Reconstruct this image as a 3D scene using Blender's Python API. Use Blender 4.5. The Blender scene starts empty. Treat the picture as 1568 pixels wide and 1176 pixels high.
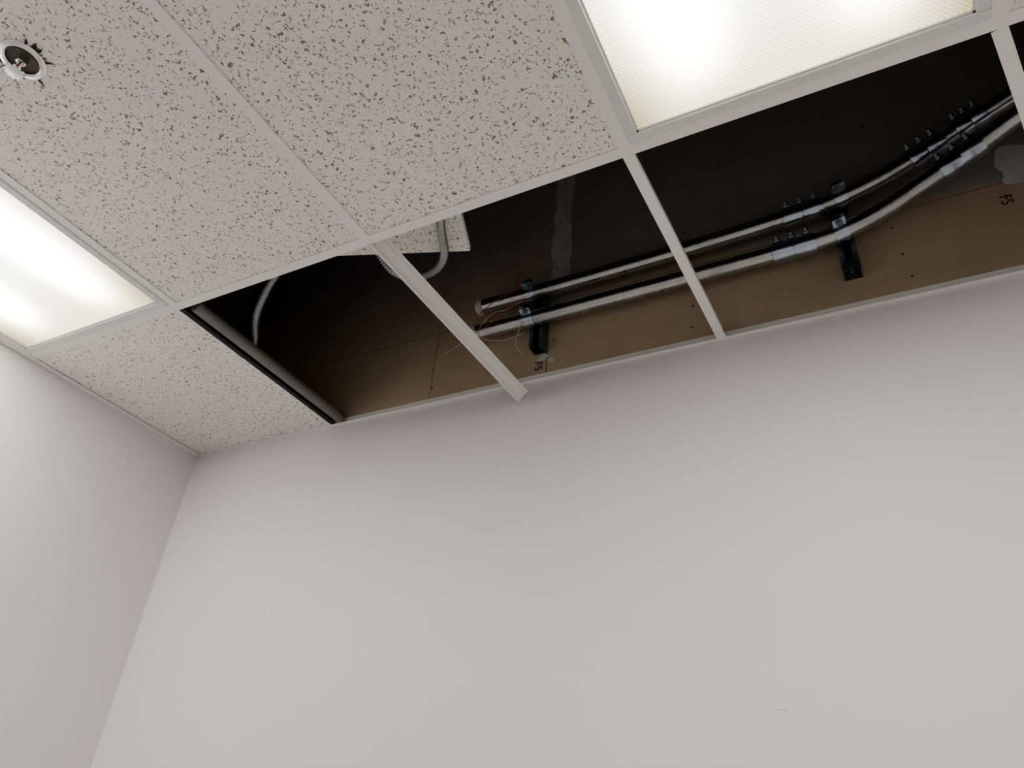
import bpy, bmesh, math, random
from mathutils import Matrix, Vector
random.seed(4)
H=2.7; W0=0.621; T=0.61; D=0.647; L=1.22
NC=7
GX=[W0+T*i for i in range(NC)]
XR=GX[-1]
GY=[-D,-D-L,-D-2*L]
NR=len(GY)
YF=GY[-1]
DECK=3.9
scene=bpy.context.scene
try:
    scene.view_settings.view_transform='AgX';scene.view_settings.look='AgX - Medium High Contrast'
except Exception: pass

# ------------------------------------------------------------ materials
def mat(name,col=(.8,.8,.8),rough=.6,metal=0,spec=None):
    m=bpy.data.materials.new(name);m.use_nodes=True
    b=m.node_tree.nodes["Principled BSDF"]
    b.inputs["Base Color"].default_value=(*col,1);b.inputs["Roughness"].default_value=rough;b.inputs["Metallic"].default_value=metal
    if spec is not None: b.inputs["Specular IOR Level"].default_value=spec
    return m,m.node_tree.nodes,m.node_tree.links,b
def noise(n,l,scale,detail=2,dist=0,vec=None,rough=.5):
    t=n.new("ShaderNodeTexNoise");t.inputs["Scale"].default_value=scale;t.inputs["Detail"].default_value=detail
    t.inputs["Distortion"].default_value=dist;t.inputs["Roughness"].default_value=rough
    if vec is None:
        c=n.new("ShaderNodeTexCoord");vec=c.outputs["Object"]
    l.new(vec,t.inputs["Vector"]);return t
def ramp(n,l,src,stops):
    r=n.new("ShaderNodeValToRGB")
    e=r.color_ramp.elements
    while len(e)<len(stops): e.new(.5)
    for i,(p,c) in enumerate(stops):
        e[i].position=p;e[i].color=(*c,1) if len(c)==3 else c
    l.new(src,r.inputs["Fac"]);return r
def bump(n,l,b,src,strength=.2,dist=.002):
    k=n.new("ShaderNodeBump");k.inputs["Strength"].default_value=strength;k.inputs["Distance"].default_value=dist
    l.new(src,k.inputs["Height"]);l.new(k.outputs["Normal"],b.inputs["Normal"])
def mixc(n,l,fac,a,b_,mode='MIX'):
    m=n.new("ShaderNodeMix");m.data_type='RGBA';m.blend_type=mode
    for s,i in((fac,0),(a,6),(b_,7)):
        if hasattr(s,"is_output"): l.new(s,m.inputs[i])
        elif i==0: m.inputs[0].default_value=s
        else: m.inputs[i].default_value=(*s,1)
    return m.outputs[2]
def mathn(n,l,op,a,b_=None,c_=None):
    k=n.new("ShaderNodeMath");k.operation=op
    for i,s in enumerate((a,b_,c_)):
        if s is None: continue
        if hasattr(s,"is_output"): l.new(s,k.inputs[i])
        else: k.inputs[i].default_value=s
    return k.outputs[0]

def paint(name,col):
    m,n,l,b=mat(name,col,.55,0,.35)
    t=noise(n,l,1.3,3);r=ramp(n,l,t.outputs["Fac"],[(.3,tuple(c*.97 for c in col)),(.7,tuple(min(1,c*1.02) for c in col))])
    l.new(r.outputs["Color"],b.inputs["Base Color"])
    t2=noise(n,l,260,2);bump(n,l,b,t2.outputs["Fac"],.08,.0005)
    return m
M_wall=paint("wall_paint",(.71,.672,.70))
m,n,l,b=mat("acoustic_tile",(.8,.8,.76),.95,0,.1);M_tile=m
tc=n.new("ShaderNodeTexCoord")
f1=noise(n,l,165,1.2,.8,tc.outputs["Object"],.55)
f2=noise(n,l,420,1,.3,tc.outputs["Object"])
f3=noise(n,l,2.5,2,0,tc.outputs["Object"])
r1=ramp(n,l,f1.outputs["Fac"],[(.60,(0,0,0)),(.66,(1,1,1))])
r2=ramp(n,l,f2.outputs["Fac"],[(.66,(0,0,0)),(.72,(1,1,1))])
base=ramp(n,l,f3.outputs["Fac"],[(.3,(.80,.775,.72)),(.7,(.85,.83,.78))])
c=mixc(n,l,r2.outputs["Color"],base.outputs["Color"],(.5,.47,.42))
c=mixc(n,l,r1.outputs["Color"],c,(.25,.22,.185))
l.new(c,b.inputs["Base Color"])
k=n.new("ShaderNodeMath");k.operation='MULTIPLY';k.inputs[1].default_value=-1;l.new(r1.outputs["Color"],k.inputs[0])
bump(n,l,b,k.outputs[0],.4,.0015)
M_white=mat("grid_white_enamel",(.80,.785,.74),.4,0,.4)[0]
M_frame=mat("fixture_white_enamel",(.68,.68,.67),.35,0,.4)[0]
M_black=mat("black_metal",(.012,.012,.012),.5,0,.3)[0]
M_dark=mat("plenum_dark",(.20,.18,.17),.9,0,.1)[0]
def steel(name,col,rough=.3,var=.12,sc=12):
    m,n,l,b=mat(name,col,rough,1)
    t=noise(n,l,sc,3);r=ramp(n,l,t.outputs["Fac"],[(.3,tuple(c*(1-var) for c in col)),(.7,tuple(min(1,c*(1+var*.5)) for c in col))]);l.new(r.outputs["Color"],b.inputs["Base Color"])
    r2=ramp(n,l,t.outputs["Fac"],[(.3,(rough*.9,)*3),(.7,(rough*1.15,)*3)]);l.new(r2.outputs["Color"],b.inputs["Roughness"])
    return m
M_emt=steel("galvanised_conduit",(.50,.50,.50),.27)
M_zinc=steel("zinc_coupling",(.50,.56,.65),.24)
M_flex=steel("flex_conduit_steel",(.36,.37,.37),.42)
M_strut=steel("strut_dark_steel",(.18,.23,.225),.4)
M_rod=mat("brown_painted_rod",(.20,.185,.165),.42,.2)[0]
M_chrome=steel("chrome",(.85,.85,.84),.2)
M_brass=mat("sprinkler_cup_dark",(.07,.06,.05),.5,.3)[0]
M_glass=mat("red_bulb",(.35,.03,.02),.1)[0]
M_wire=mat("red_wire",(.34,.07,.06),.4)[0]
M_wire2=mat("pale_wire",(.55,.42,.36),.4)[0]
M_cap=mat("end_bushing",(.50,.48,.45),.5)[0]
M_ink=mat("stamp_ink",(.03,.025,.02),.8)[0]
M_seam=mat("board_seam",(.18,.14,.10),.8)[0]
M_soot=mat("soot",(.03,.025,.02),.95)[0]
M_scuff=mat("scuff",(.36,.34,.33),.8)[0]
M_base=mat("baseboard_vinyl",(.12,.12,.13),.5)[0]
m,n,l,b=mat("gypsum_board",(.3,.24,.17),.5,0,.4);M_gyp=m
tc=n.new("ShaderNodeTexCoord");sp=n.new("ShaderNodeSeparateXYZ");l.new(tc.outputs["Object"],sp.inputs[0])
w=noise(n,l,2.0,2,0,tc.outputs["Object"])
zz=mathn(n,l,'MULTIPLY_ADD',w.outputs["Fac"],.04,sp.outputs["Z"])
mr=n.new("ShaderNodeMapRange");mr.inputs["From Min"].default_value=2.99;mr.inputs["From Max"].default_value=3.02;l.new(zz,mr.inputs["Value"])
# brown paper left of the taped joint; its upward light falloff is painted in
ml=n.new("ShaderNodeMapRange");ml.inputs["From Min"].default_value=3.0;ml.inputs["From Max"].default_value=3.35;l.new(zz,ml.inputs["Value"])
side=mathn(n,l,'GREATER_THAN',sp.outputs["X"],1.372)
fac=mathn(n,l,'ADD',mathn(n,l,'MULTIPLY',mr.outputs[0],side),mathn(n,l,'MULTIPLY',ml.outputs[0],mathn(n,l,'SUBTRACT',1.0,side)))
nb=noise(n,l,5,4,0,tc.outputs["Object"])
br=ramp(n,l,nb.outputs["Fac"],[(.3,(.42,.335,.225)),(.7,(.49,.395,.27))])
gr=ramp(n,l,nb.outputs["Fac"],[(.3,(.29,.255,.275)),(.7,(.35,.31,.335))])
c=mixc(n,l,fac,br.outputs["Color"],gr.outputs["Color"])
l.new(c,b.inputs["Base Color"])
m,n,l,b=mat("joint_compound",(.2,.2,.2),.8,0,.2);M_mud=m
t=noise(n,l,25,4);r=ramp(n,l,t.outputs["Fac"],[(.35,(.48,.48,.485)),(.7,(.64,.64,.65))]);l.new(r.outputs["Color"],b.inputs["Base Color"])
m,n,l,b=mat("vinyl_floor",(.6,.6,.6),.5,0,.3);M_floor=m
t=noise(n,l,60,4);r=ramp(n,l,t.outputs["Fac"],[(.3,(.48,.465,.45)),(.7,(.58,.565,.55))]);l.new(r.outputs["Color"],b.inputs["Base Color"])
LENS_E=14.5
def lensmat(name,cx,x0,x1,y0,y1):
    m=bpy.data.materials.new(name);m.use_nodes=True;n=m.node_tree.nodes;l=m.node_tree.links;n.clear()
    out=n.new("ShaderNodeOutputMaterial");em=n.new("ShaderNodeEmission");tc=n.new("ShaderNodeTexCoord");sp=n.new("ShaderNodeSeparateXYZ")
    l.new(tc.outputs["Object"],sp.inputs[0])
    M=lambda *a:mathn(n,l,*a)
    X=sp.outputs["X"];Y=sp.outputs["Y"]
    tot=None
    for t0 in(-.14,.14):
        d=M('SUBTRACT',X,cx+t0);g=M('EXPONENT',M('MULTIPLY',M('MULTIPLY',d,d),-1/(.055**2)))
        tot=g if tot is None else M('ADD',tot,g)
    ex=M('MINIMUM',M('SUBTRACT',X,x0),M('SUBTRACT',x1,X));ey=M('MINIMUM',M('SUBTRACT',Y,y0),M('SUBTRACT',y1,Y))
    mx=n.new("ShaderNodeMapRange");mx.inputs["From Max"].default_value=.10;l.new(ex,mx.inputs["Value"])
    my=n.new("ShaderNodeMapRange");my.inputs["From Max"].default_value=.27;my.interpolation_type='SMOOTHSTEP';l.new(ey,my.inputs["Value"])
    e=M('MULTIPLY_ADD',mx.outputs[0],.45,M('MULTIPLY',my.outputs[0],.55))
    px=M('SINE',M('MULTIPLY',X,2*math.pi/.009));py=M('SINE',M('MULTIPLY',Y,2*math.pi/.009))
    pr=M('MULTIPLY_ADD',M('MULTIPLY',px,py),.28,1.0)
    s=M('ADD',M('MULTIPLY',M('MULTIPLY',tot,my.outputs[0]),1.7),M('MULTIPLY_ADD',e,.22,.055))
    s=M('MULTIPLY',M('MULTIPLY',s,pr),LENS_E)
    col=n.new("ShaderNodeMix");col.data_type='RGBA';col.inputs[6].default_value=(1,.87,.50,1);col.inputs[7].default_value=(.97,1,.95,1)
    l.new(e,col.inputs[0]);l.new(col.outputs[2],em.inputs["Color"]);l.new(s,em.inputs["Strength"]);l.new(em.outputs[0],out.inputs[0])
    return m

# ------------------------------------------------------------ mesh helpers
def empty(name):
    o=bpy.data.objects.new(name,None);scene.collection.objects.link(o);return o
def mk(name,bm,mats,parent=None,smooth=False):
    me=bpy.data.meshes.new(name);bm.normal_update();bm.to_mesh(me);bm.free()
    for m in (mats if isinstance(mats,(list,tuple)) else [mats]): me.materials.append(m)
    if smooth:
        for p in me.polygons: p.use_smooth=True
    o=bpy.data.objects.new(name,me);scene.collection.objects.link(o)
    if smooth:
        try: me.set_sharp_from_angle(angle=math.radians(40))
        except Exception: pass
    if parent: o.parent=parent
    return o
def box(bm,x0,x1,y0,y1,z0,z1,M=None,mi=0):
    vs=[bm.verts.new(v) for v in [(x0,y0,z0),(x1,y0,z0),(x1,y1,z0),(x0,y1,z0),(x0,y0,z1),(x1,y0,z1),(x1,y1,z1),(x0,y1,z1)]]
    if M is not None:
        for v in vs: v.co=M@v.co
    for f in [(3,2,1,0),(4,5,6,7),(0,1,5,4),(1,2,6,5),(2,3,7,6),(3,0,4,7)]:
        q=bm.faces.new([vs[i] for i in f]);q.material_index=mi
def frame_at(p,d):
    d=Vector(d).normalized();u=Vector((0,0,1)) if abs(d.z)<.9 else Vector((1,0,0))
    a=d.cross(u).normalized();b_=d.cross(a).normalized()
    M=Matrix((a,b_,d)).transposed().to_4x4();M.translation=Vector(p);return M
def lathe(bm,prof,M,seg=32,mi=0,closed=False):
    rings=[]
    for r,z in prof:
        rings.append([bm.verts.new(M@Vector((r*math.cos(2*math.pi*i/seg),r*math.sin(2*math.pi*i/seg),z))) for i in range(seg)])
    for a,b_ in zip(rings,rings[1:]):
        for i in range(seg):
            q=bm.faces.new((a[i],a[(i+1)%seg],b_[(i+1)%seg],b_[i]));q.material_index=mi
    if not closed:
        for r in (rings[0][::-1],rings[-1]):
            q=bm.faces.new(r);q.material_index=mi
def cyl(bm,p,d,r,h,seg=24,mi=0):
    c=r*.12
    lathe(bm,[(r-c,0),(r,c),(r,h-c),(r-c,h)],frame_at(p,d),seg,mi)
def catmull(P,k=16):
    P=[Vector(p) for p in P];P=[2*P[0]-P[1]]+P+[2*P[-1]-P[-2]];out=[]
    for i in range(1,len(P)-2):
        a,b_,c,d=P[i-1:i+3]
        for s in range(k):
            t=s/k;out.append(.5*((2*b_)+(c-a)*t+(2*a-5*b_+4*c-d)*t*t+(3*b_-a-3*c+d)*t**3))
    out.append(P[-2]);return out
def resample(P,step):
    out=[P[0]];acc=0
    for a,b_ in zip(P,P[1:]):
        s=(b_-a).length
        while acc+s>=step:
            t=(step-acc)/s;a=a.lerp(b_,t);out.append(a.copy());s=(b_-a).length;acc=0
            if s<1e-9: break
        acc+=s
    return out
def sweep(bm,P,rf,seg=20,mi=0,cap=True):
    rings=[];N=None
    for i,p in enumerate(P):
        d=(P[min(i+1,len(P)-1)]-P[max(i-1,0)]).normalized()
        if N is None: N=d.orthogonal().normalized()
        N=(N-d*N.dot(d)).normalized();B=d.cross(N);r=rf(i) if callable(rf) else rf
        rings.append([bm.verts.new(p+(N*math.cos(2*math.pi*j/seg)+B*math.sin(2*math.pi*j/seg))*r) for j in range(seg)])
    for a,b_ in zip(rings,rings[1:]):
        for j in range(seg):
            q=bm.faces.new((a[j],a[(j+1)%seg],b_[(j+1)%seg],b_[j]));q.material_index=mi
    if cap: bm.faces.new(rings[0][::-1]).material_index=mi;bm.faces.new(rings[-1]).material_index=mi

# ------------------------------------------------------------ room shell
def shell(name,b,mt):
    bm=bmesh.new();box(bm,*b);return mk(name,bm,mt)
TH=.1
shell("floor",(-TH,XR+TH,YF-TH,TH,-TH,0),M_floor)
shell("wall_left",(-TH,0,YF,0,0,H+.03),M_wall)
shell("wall_right",(XR,XR+TH,YF,0,0,H+.03),M_wall)
shell("wall_back",(-TH,XR+TH,0,TH,0,H+.001),M_wall)
shell("wall_front",(-TH,XR+TH,YF-TH,YF,0,H+.03),M_wall)
shell("wall_plenum_left",(-TH,0,YF,0,H+.03,DECK),M_dark)
shell("wall_plenum_right",(XR,XR+TH,YF,0,H+.03,DECK),M_dark)
shell("wall_plenum_front",(-TH,XR+TH,YF-TH,YF,H+.03,DECK),M_dark)
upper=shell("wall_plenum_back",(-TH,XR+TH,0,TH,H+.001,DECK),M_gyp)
shell("ceiling_deck",(-TH,XR+TH,YF-TH,TH,DECK,DECK+TH),M_dark)
for nm,b in (("baseboard_left",(0,.008,YF,0,0,.1)),("baseboard_right",(XR-.008,XR,YF,0,0,.1)),("baseboard_back",(.008,XR-.008,-.008,0,0,.1)),("baseboard_front",(.008,XR-.008,YF,YF+.008,0,.1))):
    shell(nm,b,M_base)

lights=[(c_,1) for c_ in (0,3,6)]  # troffer in the last column is unseen, added to brighten the walls
XS=[0]+GX; YS=[0]+GY
bm=bmesh.new()
for r in range(NR):
    for cidx in range(NC):
        if (cidx,r) in lights: continue
        if r==0 and cidx in(1,2,3,4): continue
        g=.004
        box(bm,XS[cidx]+g,XS[cidx+1]-g,YS[r+1]+g,YS[r]-g,H+.0008,H+.016)
mk("ceiling",bm,M_tile)

# T-bar grid
bm=bmesh.new()
def tee(bm,a,b_,w=.024,roll=0,mi=0):
    a=Vector(a);b_=Vector(b_);d=(b_-a).normalized();s=Vector((0,0,1)).cross(d).normalized();u=d.cross(s)
    Ln=(b_-a).length
    M=Matrix((s,d,u)).transposed().to_4x4()@Matrix.Rotation(roll,4,'Y');M.translation=a
    box(bm,-w/2,w/2,0,Ln,-.0012,.0004,M,mi);box(bm,-.0008,.0008,0,Ln,.0004,.038,M,mi);box(bm,-.004,.004,0,Ln,.030,.038,M,mi)
for y in GY[:-1]: tee(bm,(0.001,y,H),(XR-.001,y,H))
for i,x in enumerate(GX[:-1]):
    tee(bm,(x,GY[0]-.012,H-.0003),(x,YF+.001,H-.0003))
for x in GX[4:-1]: tee(bm,(x,-.001,H-.0003),(x,-D+.012,H-.0003))
tee(bm,(2.603,-.004,H-.0003),(GX[3],-D+.012,H-.0003))
tee(bm,(GX[2]+.022,-.004,H-.002),(GX[2],-D+.010,H-.0005),.023)
mk("ceiling_grid",bm,M_white)
bm=bmesh.new()
tee(bm,(GX[1]+.068,-.016,H-.068),(GX[1],-D+.010,H-.0008),.022,math.radians(40))
mk("loose_ceiling_tee",bm,M_white)
def angle(name,b1,b2):
    bm=bmesh.new();box(bm,*b1);box(bm,*b2);mk(name,bm,M_white)
w=.020
angle("trim_1",(0,XR,-.010,0,H-.0012,H+.0002),(0,XR,-.0012,0,H,H+.02))
angle("trim_2",(0,.0225,YF,-.010,H-.0022,H-.0013),(0,.0012,YF,-.010,H-.0013,H+.02))
angle("trim_3",(XR-w,XR,YF,-.010,H-.0022,H-.0013),(XR-.0012,XR,YF,-.010,H-.0013,H+.02))
angle("trim_4",(w,XR-w,YF,YF+w,H-.0012,H+.0002),(w,XR-w,YF,YF+.0012,H,H+.02))
p=empty("edge_channel")
bm=bmesh.new();box(bm,GX[0]-.004,GX[0]+.012,-D+.012,-.013,H-.001,H+.001);box(bm,GX[0]-.004,GX[0]-.002,-D+.012,-.013,H+.001,H+.04);mk("black_channel",bm,M_black,p)
bm=bmesh.new();sweep(bm,[Vector((GX[0]+.030,-D+.03,H+.016)),Vector((GX[0]+.030,-.3,H+.016)),Vector((GX[0]+.030,-.008,H+.016))],.0165,24);mk("rod",bm,M_rod,p,True)

# ------------------------------------------------------------ troffers
for (cidx,r) in lights:
    x0,x1=XS[cidx]+.0125,XS[cidx+1]-.0125;y0,y1=YS[r+1]+.0125,YS[r]-.0125
    if cidx==0: x0=XS[0]+.021
    e=empty("fluorescent_troffer")
    fw=.020
    bm=bmesh.new()
    z0,z1=H-.004,H+.006
    box(bm,x0,x1,y0,y0+fw,z0,z1);box(bm,x0,x1,y1-fw,y1,z0,z1);box(bm,x0,x0+fw,y0+fw,y1-fw,z0,z1);box(bm,x1-fw,x1,y0+fw,y1-fw,z0,z1)
    bmesh.ops.bevel(bm,geom=bm.edges[:],offset=.0015,segments=1,affect='EDGES')
    for b in ((x0+fw,x1-fw,y0+fw,y0+fw+.004,H-.001,H+.006),(x0+fw,x1-fw,y1-fw-.004,y1-fw,H-.001,H+.006),(x0+fw,x0+fw+.004,y0+fw,y1-fw,H-.001,H+.006),(x1-fw-.004,x1-fw,y0+fw,y1-fw,H-.001,H+.006)): box(bm,*b)
    mk("door_frame",bm,M_frame,e)
    bm=bmesh.new()
    for yy in(y1-.10,y0+.10):
        box(bm,x0+.004,x0+.012,yy-.010,yy+.010,H-.0055,H-.0038)
    mk("latches",bm,M_frame,e)
    bm=bmesh.new()
    a,b2,c2,d2=x0+fw+.003,x1-fw-.003,y0+fw+.003,y1-fw-.003
    vs=[bm.verts.new(v) for v in((a,c2,H+.003),(a,d2,H+.003),(b2,d2,H+.003),(b2,c2,H+.003))];bm.faces.new(vs)
    mk("prismatic_lens",bm,lensmat("lens_%d%d"%(cidx,r),(a+b2)/2,a,b2,c2,d2),e)
    bm=bmesh.new()
    box(bm,x0,x1,y0,y1,H+.088,H+.09);box(bm,x0,x0+.002,y0,y1,H+.006,H+.088);box(bm,x1-.002,x1,y0,y1,H+.006,H+.088);box(bm,x0,x1,y0,y0+.002,H+.006,H+.088);box(bm,x0,x1,y1-.002,y1,H+.006,H+.088)
    mk("housing",bm,M_frame,e)

# ------------------------------------------------------------ sprinkler
SX,SY=.925,-1.272
e=empty("fire_sprinkler")
Md=Matrix.Translation((SX,SY,H))@Matrix.Rotation(math.pi,4,'X')
bm=bmesh.new()
lathe(bm,[(.040,-.0005),(.040,.001),(.037,.004),(.031,.005),(.028,.003),(.026,-.0005),(.026,.0004),(.027,-.0005)],Md,48,closed=True)
mk("escutcheon_ring",bm,M_chrome,e,True)
bm=bmesh.new()
lathe(bm,[(.0265,.003),(.0262,.0005),(.024,.0002),(.010,.0001),(.001,.0001)],Md,40,closed=True)
mk("cup",bm,M_brass,e,True)
bm=bmesh.new()
lathe(bm,[(.009,.0005),(.009,.008),(.006,.010),(.006,.012)],Md,6)
for s in(-1,1):
    sweep(bm,[Md@Vector(v) for v in catmull([(s*.006,0,.008),(s*.013,0,.014),(s*.012,0,.024),(s*.003,0,.032)],6)],.0022,8)
lathe(bm,[(.004,.028),(.004,.034),(.0145,.0345),(.0145,.036),(.003,.038)],Md,24)
for i in range(12):
    a=i*math.pi/6;box(bm,.012,.018,-.002,.002,.0345,.036,Md@Matrix.Rotation(a,4,'Z'))
mk("frame_and_deflector",bm,M_chrome,e,True)
bm=bmesh.new();lathe(bm,[(.0015,.012),(.0028,.016),(.0028,.025),(.0015,.028)],Md,12);mk("bulb",bm,M_glass,e,True)
bm=bmesh.new()
for k in range(26):
    a=random.choice([random.uniform(2.2,3.6),random.uniform(-.5,.6),random.uniform(0,6.28)]);r0=.038;r1=r0+random.uniform(.006,.022);wd=random.uniform(.03,.09)
    z=H-.0004-k*.00002
    pts=[(r0,a-wd),(r1*.9,a-wd*.3),(r1,a+random.uniform(-.08,.08)),(r1*.85,a+wd*.4),(r0,a+wd)]
    bm.faces.new([bm.verts.new((SX+r*math.cos(t),SY+r*math.sin(t),z)) for r,t in pts])
mk("torn_tile_edge",bm,M_soot,e)

# ------------------------------------------------------------ displaced tile
c0=Vector((1.367,-.439,H+.1));ang=math.atan2(-.34,-.94)
M=Matrix.Translation(c0)@Matrix.Rotation(ang,4,'Z')
bm=bmesh.new();box(bm,0,.605,0,.605,0,.018,M)
bmesh.ops.bevel(bm,geom=bm.edges[:],offset=.0015,segments=1,affect='EDGES')
mk("loose_acoustic_tile",bm,M_tile)

# ------------------------------------------------------------ flexible conduits
def flex(name,P,r=.0085):
    pts=resample(catmull(P,40),.0016)
    bm=bmesh.new();sweep(bm,pts,lambda i:r*(1+.13*math.sin(i*2*math.pi/5+.5)),16)
    return mk(name,bm,M_flex,None,True)
flex("flexible_conduit",[(1.50,-.95,2.77),(1.43,-.70,2.77),(1.352,-.545,2.78),(1.315,-.47,2.78),(1.265,-.432,2.78),(1.20,-.425,2.785),(1.14,-.445,2.81),(1.11,-.50,2.86),(1.12,-.62,2.89),(1.15,-.85,2.90)],.0095)
flex("flexible_conduit",[(1.0,-.85,2.86),(.93,-.66,2.86),(.84,-.555,2.845),(.755,-.505,2.825),(.68,-.455,2.80),(.63,-.40,2.772),(.57,-.35,2.765),(.5,-.30,2.765)],.012)
bm=bmesh.new()
sweep(bm,catmull([(.62,-.48,2.765),(.66,-.53,2.80),(.69,-.62,2.88),(.66,-.75,2.95)],10),.004,8);mk("black_cable",bm,M_black,None,True)

# ------------------------------------------------------------ rigid conduits
R=.0225
low=[(1.158,-.066,2.872),(1.5,-.066,2.872),(1.8,-.066,2.873),(2.1,-.066,2.878),(2.20,-.068,2.892),(2.28,-.072,2.918),(2.351,-.080,2.947),(2.468,-.110,2.984),(2.577,-.150,3.016),(2.85,-.24,3.10),(3.4,-.42,3.26)]
up=[(1.170,-.066,2.968),(1.5,-.066,2.968),(1.8,-.066,2.972),(2.1,-.066,2.985),(2.20,-.068,2.999),(2.30,-.072,3.025),(2.40,-.082,3.058),(2.493,-.100,3.088),(2.603,-.130,3.112),(2.85,-.22,3.18),(3.4,-.42,3.34)]
def at(P,x):
    C=catmull(P,24)
    for a,b_ in zip(C,C[1:]):
        if a.x<=x<=b_.x:
            t=(x-a.x)/(b_.x-a.x);return a.lerp(b_,t),(b_-a).normalized()
def conduit(P,coups,clamps):
    e=empty("rigid_conduit")
    C=catmull(P,24)
    bm=bmesh.new();sweep(bm,C,R,32);mk("tube",bm,M_emt,e,True)
    p0=C[0];d=(C[1]-C[0]).normalized()
    bm=bmesh.new();M=frame_at(p0-d*.004,d)
    lathe(bm,[(.015,.002),(.0165,-.002),(R+.002,-.003),(R+.004,.002),(R+.004,.014),(R+.001,.018),(R-.001,.018)],M,32,closed=True)
    mk("end_bushing",bm,M_cap,e,True)
    bm=bmesh.new();lathe(bm,[(.016,.0),(.001,.0005)],M,24,closed=True);mk("bore",bm,M_black,e)
    out=Vector((0,-.62,.78))
    for x,ln,ns in coups:
        c,dd=at(P,x);bm=bmesh.new();K=.005
        lathe(bm,[(R,0),(R+K-.001,.001),(R+K,.004),(R+K-.001,ln/2-.004),(R+K-.0025,ln/2),(R+K-.001,ln/2+.004),(R+K,ln-.004),(R+K-.001,ln-.001),(R,ln)],frame_at(c-dd*ln/2,dd),32,closed=True)
        mk("coupling",bm,M_zinc,e,True)
        bm=bmesh.new()
        o=(out-dd*out.dot(dd)).normalized()
        for k in range(ns):
            q=c+dd*ln*((k+.5)/ns-.5)+o*(R+.003)
            cyl(bm,q,o,.0095,.007,16);cyl(bm,q+o*.006,o,.006,.009,6)
        mk("set_screws",bm,M_strut,e,True)
    for x in clamps:
        c,dd=at(P,x);bm=bmesh.new()
        lathe(bm,[(R,0),(R+.0035,0),(R+.0035,.030),(R,.030)],frame_at(c-dd*.015,dd),32,closed=True)
        o=Vector((0,-1,.25)).normalized();s=dd.cross(o).normalized()
        M=Matrix((dd,s,o)).transposed().to_4x4();M.translation=c+o*(R+.001)
        box(bm,-.015,.015,-.009,-.004,0,.022,M);box(bm,-.015,.015,.004,.009,0,.022,M)
        mk("clamp",bm,M_zinc,e,True)
        bm=bmesh.new();cyl(bm,M@Vector((0,-.016,.012)),s,.0035,.034,10);cyl(bm,M@Vector((0,.009,.012)),s,.008,.008,6);cyl(bm,M@Vector((0,-.017,.012)),s,.008,.007,6)
        mk("clamp_bolt",bm,M_strut,e,True)
conduit(low,[(2.07,.105,3),(2.455,.10,3)],[1.345,2.178])
conduit(up,[(2.105,.10,3),(2.40,.085,3),(2.50,.07,3)],[1.345,2.195])
for x in(1.352,2.185):
    e=empty("strut_bracket")
    bm=bmesh.new();w=.0205;z0,z1=2.79,3.02
    box(bm,x-w,x+w,-.003,0,z0,z1);box(bm,x-w,x-w+.003,-.040,-.003,z0,z1);box(bm,x+w-.003,x+w,-.040,-.003,z0,z1)
    box(bm,x-w+.003,x-w+.011,-.040,-.037,z0,z1);box(bm,x+w-.011,x+w-.003,-.040,-.037,z0,z1)
    mk("channel",bm,M_strut,e)
    bm=bmesh.new();cyl(bm,(x,-.003,z0+.028),(0,-1,0),.011,.004,20);cyl(bm,(x,-.007,z0+.028),(0,-1,0),.007,.007,6)
    mk("anchor_bolt",bm,M_strut,e,True)
e=empty("loose_wires")
def wire(P,m,r=.0012):
    bm=bmesh.new();sweep(bm,catmull(P,14),r,6);mk("wire",bm,m,e,True)
wire([(1.335,-.10,3.0),(1.30,-.12,3.03),(1.31,-.095,2.98),(1.26,-.10,2.955),(1.22,-.105,2.925),(1.18,-.10,2.90),(1.155,-.09,2.885),(1.150,-.066,2.872)],M_wire)
wire([(1.34,-.10,2.91),(1.30,-.11,2.895),(1.26,-.105,2.875),(1.22,-.105,2.85),(1.19,-.10,2.845),(1.16,-.085,2.855),(1.148,-.07,2.872)],M_wire)
wire([(1.33,-.095,2.92),(1.28,-.10,2.90),(1.24,-.10,2.90),(1.20,-.10,2.862),(1.20,-.09,2.83),(1.25,-.06,2.825),(1.32,-.05,2.84)],M_wire2)
wire([(1.33,-.09,2.85),(1.30,-.06,2.80),(1.31,-.03,2.78)],M_wire2)
wire([(1.30,-.09,2.99),(1.29,-.05,3.06),(1.26,-.02,3.10)],M_wire)
wire([(1.15,-.07,2.87),(1.10,-.05,2.86),(1.03,-.03,2.85)],M_wire2,.0009)

# ------------------------------------------------------------ upper gypsum detail
def strip(bm,pts,y=-.0008):
    bm.faces.new([bm.verts.new((a,y,b_)) for a,b_ in pts])
bm=bmesh.new()
Lp=[];Rp=[]
z=3.02
while z<DECK-.02:
    Lp.append((1.372+random.uniform(-.006,.006),z));Rp.append((1.437+random.uniform(-.008,.008),z));z+=.05
for (a,b_),(c_,d_) in zip(zip(Lp,Rp),zip(Lp[1:],Rp[1:])): strip(bm,[a,b_,d_,c_])
random.seed(9)
for cx,cz,sx,sz in((2.62,3.0,.10,.10),(2.66,3.2,.06,.12),(1.36,2.775,.02,.012),(1.385,2.76,.012,.01)):
    N=40;ph=[random.uniform(0,6.28) for _ in range(3)]
    rr=lambda t:.82+.13*math.sin(2*t+ph[0])+.09*math.sin(5*t+ph[1])+.06*math.sin(9*t+ph[2])
    strip(bm,[(cx+sx*math.cos(2*math.pi*i/N)*rr(2*math.pi*i/N),cz+sz*math.sin(2*math.pi*i/N)*rr(2*math.pi*i/N)) for i in range(N)],-.0012)
mk("joint_compound",bm,M_mud,upper)
bm=bmesh.new()
box(bm,1.369,1.3715,-.0006,.001,H,3.02);box(bm,.9795,.981,-.0006,.001,H,3.0)
box(bm,0,XR,-.0006,.001,2.9685,2.9705)
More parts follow.
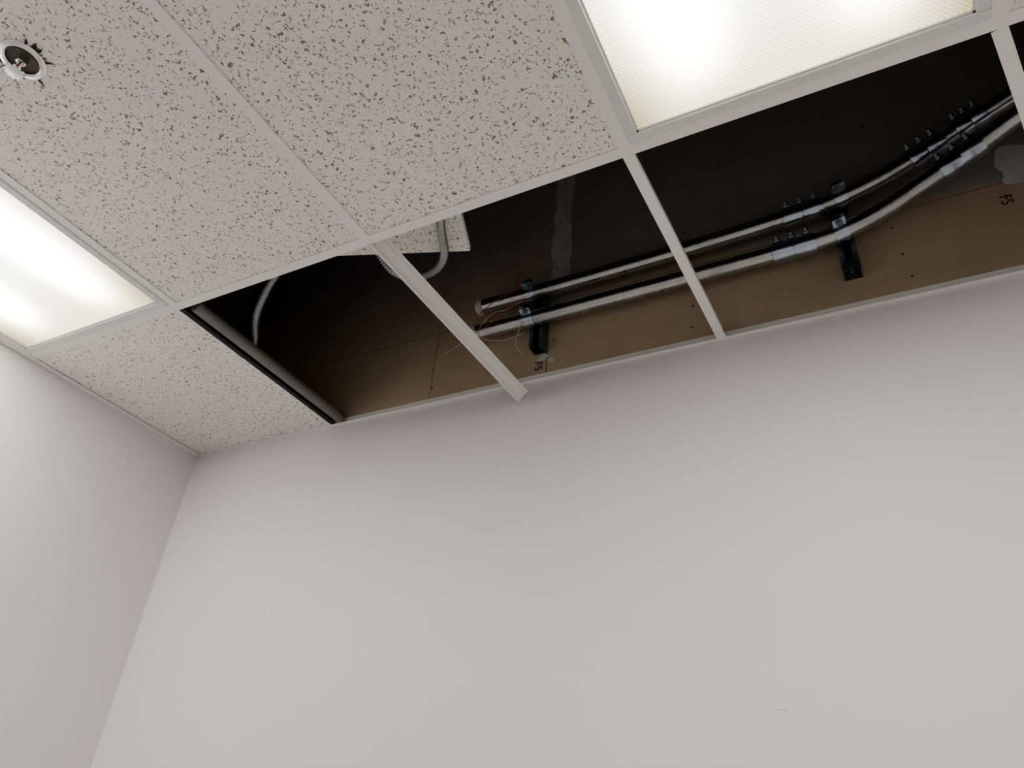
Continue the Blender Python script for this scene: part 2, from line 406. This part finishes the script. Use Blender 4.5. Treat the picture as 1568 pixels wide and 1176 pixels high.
mk("board_seams",bm,M_seam,upper)
bm=bmesh.new()
for x in(.98,1.39,1.79,2.30,2.7):
    for z in(2.76,2.83,2.92,3.1,3.3):
        cyl(bm,(x+random.uniform(-.01,.01),0,z),(0,-1,0),.003,.001,10)
mk("board_screws",bm,M_ink,upper)
def stamp(x,z):
    c=bpy.data.curves.new("fs","FONT");c.body="FS";c.size=.034;c.extrude=.0002
    o=bpy.data.objects.new("tmp",c);scene.collection.objects.link(o)
    dg=bpy.context.evaluated_depsgraph_get();me=bpy.data.meshes.new_from_object(o.evaluated_get(dg))
    bpy.data.objects.remove(o)
    k=bpy.data.objects.new("board_stamp",me);me.materials.clear();me.materials.append(M_ink);scene.collection.objects.link(k)
    k.matrix_world=Matrix.Translation((x,-.001,z))@Matrix.Rotation(math.radians(90),4,'X')@Matrix.Rotation(math.radians(-90),4,'Z');k.parent=upper
stamp(1.335,2.765);stamp(2.52,2.93)
bm=bmesh.new()
def scuff(x,z,a,l_,w_=.0010):
    M=Matrix.Translation((x,0,z))@Matrix.Rotation(a,4,'Y');box(bm,-l_/2,l_/2,-.0004,.0002,-w_/2,w_/2,M)
for x,z,a,l_ in((1.22,2.27,.1,.05),(1.9,1.83,.1,.02),(1.75,1.9,1.2,.006),(.55,2.1,-.8,.02),(1.24,2.45,-.7,.015),(1.6,2.5,0,.006),(.9,2.0,.9,.008),(1.0,1.85,0,.01),(2.0,2.5,1.3,.007),(.7,1.9,.2,.006)): scuff(x,z,a,l_)
o=mk("scuff_marks",bm,M_scuff);o.parent=bpy.data.objects["wall_back"]

# ------------------------------------------------------------ camera / world
cam=bpy.data.cameras.new("camera");o=bpy.data.objects.new("camera",cam);scene.collection.objects.link(o)
Rm=Matrix(((0.887777,0.19891,0.415075),(0.454916,-0.5164,-0.725523),(0.070031,0.832926,-0.548935))).to_4x4()
Rm.translation=Vector((2.14361,-1.53677,1.54494));o.matrix_world=Rm
cam.sensor_width=36;cam.lens=1156.62667*36/1600;cam.clip_start=.01
scene.camera=o
w=bpy.data.worlds.new("world");scene.world=w;w.use_nodes=True;w.node_tree.nodes["Background"].inputs[0].default_value=(.5,.5,.5,1);w.node_tree.nodes["Background"].inputs[1].default_value=.05
